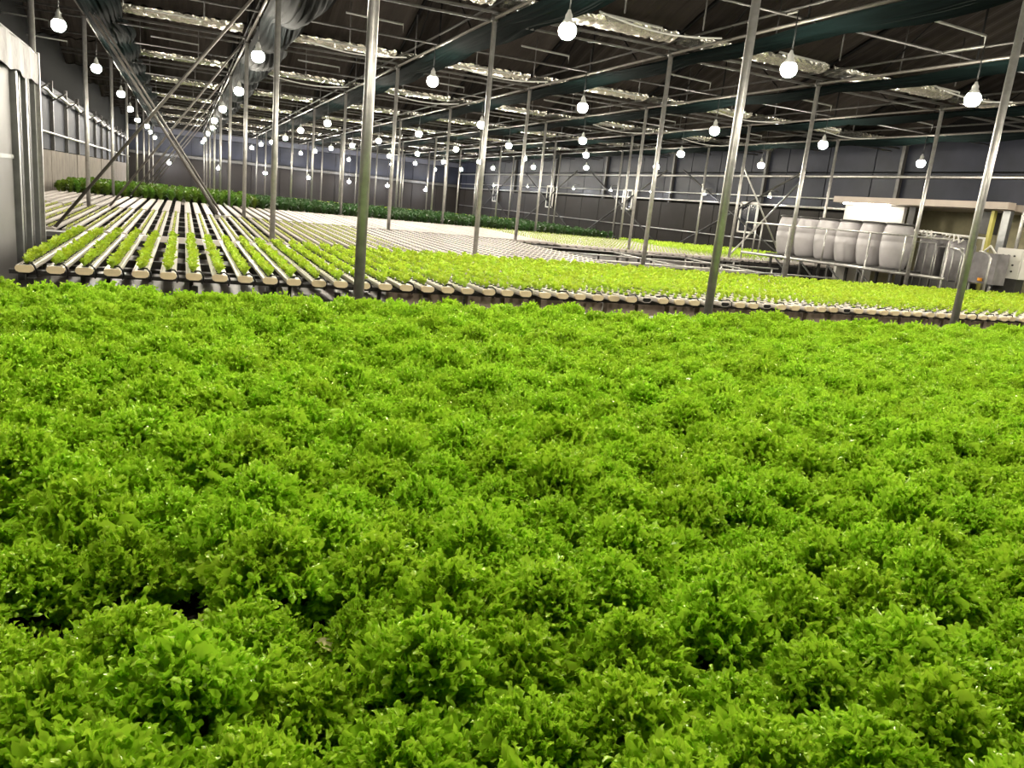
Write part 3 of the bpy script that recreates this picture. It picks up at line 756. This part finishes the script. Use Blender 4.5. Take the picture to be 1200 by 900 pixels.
for k in range(6):
    y = 13.90 + .735 * k
    t = thing('plastic_drum', f'grey white plastic drum on the stand, {ORD[k]} from the right', 'drum', (DX, y, 1.06), R.uniform(-.1, .1), 'row of grey drums')
    ob('body', dr, t); ob('lid', ld, t)
t = thing('walkway_rail', 'thin steel guard rail in front of the grey drums', 'rail', (14.9, 0, 0))
MB().tube([(0, 11.65, 1.86), (0, 18.3, 1.85)], .022, 8).build('top_rail', M['zinc'], t)
MB().tube([(0, 11.65, 1.03), (0, 18.3, 1.00)], .038, 8).build('lower_rail', M['zinc'], t)
for y in (11.7, 12.8, 13.8, 15.2, 16.5, 17.6, 17.85, 18.3): MB().tube([(0, y, 0 if y in (11.7, 13.8, 16.5, 18.3) else 1.0), (0, y, 1.86)], .022, 6).build('rail_post', M['zinc'], t)
t = thing('slanting_brace', 'slanting steel tube crossing behind the walkway rail end', 'brace', (15.0, 19.2, 0)); MB().tube([(-.6, 0, 0), (2.6, 0, 3.4)], .028, 6).build('tube', M['zinc'], t); MB().tube([(.4, .2, 3.4), (2.8, .2, .3)], .024, 6).build('strut', M['zinc'], t)

# ------------------------------------------------------------------ equipment shed on the right
t = thing('equipment_shed', 'equipment shed with tan canopy edge and bright white panel behind drums', 'shed', (17.6, 0, 0))
MB().box(.0, 12.35, 2.65, 2.6, 17.65, 2.80).build('canopy', M['tan'], t)
MB().box(-.25, 12.35, 2.67, .0, 17.65, 2.83).build('canopy_edge', M['tan'], t)
MB().box(.1, 15.45, .95, .2, 17.5, 2.63).build('white_panel', M['white'], t)
MB().box(.2, 17.5, 0, 2.6, 17.6, 2.65).build('rear_panel', M['white'], t)
MB().box(1.6, 12.4, 0, 1.7, 17.5, 2.65).build('inner_wall', M['yellow_wall'], t)
MB().box(.1, 15.1, 0, .25, 15.3, 2.65).build('door_post', M['dark'], t)
MB().box(.1, 12.9, 0, .2, 12.98, 2.65).build('side_post', M['yellow'], t)
MB().box(-.02, 12.42, 0, .1, 12.6, 2.65).build('front_post', M['alu'], t)
MB().box(.25, 13.0, 2.1, .5, 13.35, 2.62).build('hanging_box', M['dark'], t)
o = tag(MB().box(-.03, -.8, -.02, .03, .8, .02).build('tube_lamp', emis('shed tube light', (1, .96, .85), 22)), 'bright tube lamp under the shed canopy', 'lamp'); o.location = (17.42, 16.5, 2.645)
t = thing('white_pipe_frame', 'white plastic pipe frame in front of the shed opening', 'frame')
MB().tube([(17.15, 15.0, 2.05), (17.15, 12.6, 1.98), (17.15, 12.6, 0)], .032, 8).build('pipe', M['white'], t); MB().tube([(17.15, 13.2, 1.99), (17.15, 13.2, 1.5)], .024, 8).build('branch_pipe', M['white'], t)
for n, (y, h) in enumerate(((13.45, 1.03), (12.72, .97))):
    t = thing('mixing_tank', f'smoky grey mixing tank with steel bars, {ORD[n]} right of the drums', 'tank', (16.6, y, .93), 0, 'mixing tanks')
    MB().lathe([(.26, 0), (.30, .04), (.32, .5), (.31, h - .12), (.22, h - .02), (.12, h)], 24).build('body', M['tank'], t)
    MB().lathe([(.12, 0), (.12, .04)], 16, (0, 0, h)).build('cap', M['dark'], t)
    for a in (-.33, -.11, .11, .33): MB().tube([(-.34, a, -.2), (-.34, a, h - .2)], .014, 6).build('bar', M['zinc'], t)
    MB().tube([(-.34, -.34, h - .2), (-.34, .34, h - .2)], .014, 6).build('top_bar', M['zinc'], t)
    b = MB()
    for q in range(4): b.tube([(-.3 + .02 * q, -.25 + .15 * q, h), (-.36, -.2 + .15 * q, h - .1 + .03 * q), (-.3, -.1 + .1 * q, h + .08)], .022, 6)
    b.build('valve', M['white'], t)
    MB().box(-.34, -.34, -.93, .34, .34, -.0).build('plinth', M['dark'], t)
t = thing('clear_tank', 'square translucent tank with orange cap beside the control cabinet', 'tank', (16.7, 11.98, .98))
MB().box(-.2, -.27, 0, .2, .36, .68).build('body', M['tank'], t); MB().lathe([(.05, 0), (.05, .07)], 12, (-.24, -.0, .05)).build('orange_cap', M['orange'], t)
for y in (-.2, .3): MB().tube([(-.15, y, -.98), (-.15, y, 0)], .03, 6).build('leg', M['zinc'], t)
MB().tube([(-.2, -.2, .68), (-.2, -.05, .84), (-.2, .1, .68)], .025, 6).build('pipe_bend', M['white'], t)
t = thing('control_cabinet', 'white control cabinet with small dark knobs at the right edge', 'cabinet', (17.05, 11.72, 1.15))
MB().box(0, -.20, 0, .3, .42, .66).build('body', M['white'], t); MB().box(-.012, -.17, .03, 0, .38, .63).build('door', M['white'], t)
kn = MB().lathe([(.02, 0), (.02, .03)], 10).mesh('knob', M['dark'])
for y in (.25, .12, -.02):
    for z in (.16, .3, .5): o = ob('knob', kn, t, (-.012, y, z)); o.rotation_euler.y = -pi/2
MB().box(.02, -.15, -1.15, .28, .35, 0).build('stand', M['dark'], t)
for n, (x, y) in enumerate(((15.5, 11.75), (16.3, 11.72))):
    tag(MB().tube([(x, y, 0), (x, y, 1.55), (x, y + .12, 1.66), (x, y + .3, 1.68)], .025, 8).build('bent_pipe', M['zinc']), ['bent steel riser pipe in front of the mixing tanks', 'bent steel riser pipe nearest the right edge'][n], 'pipe')
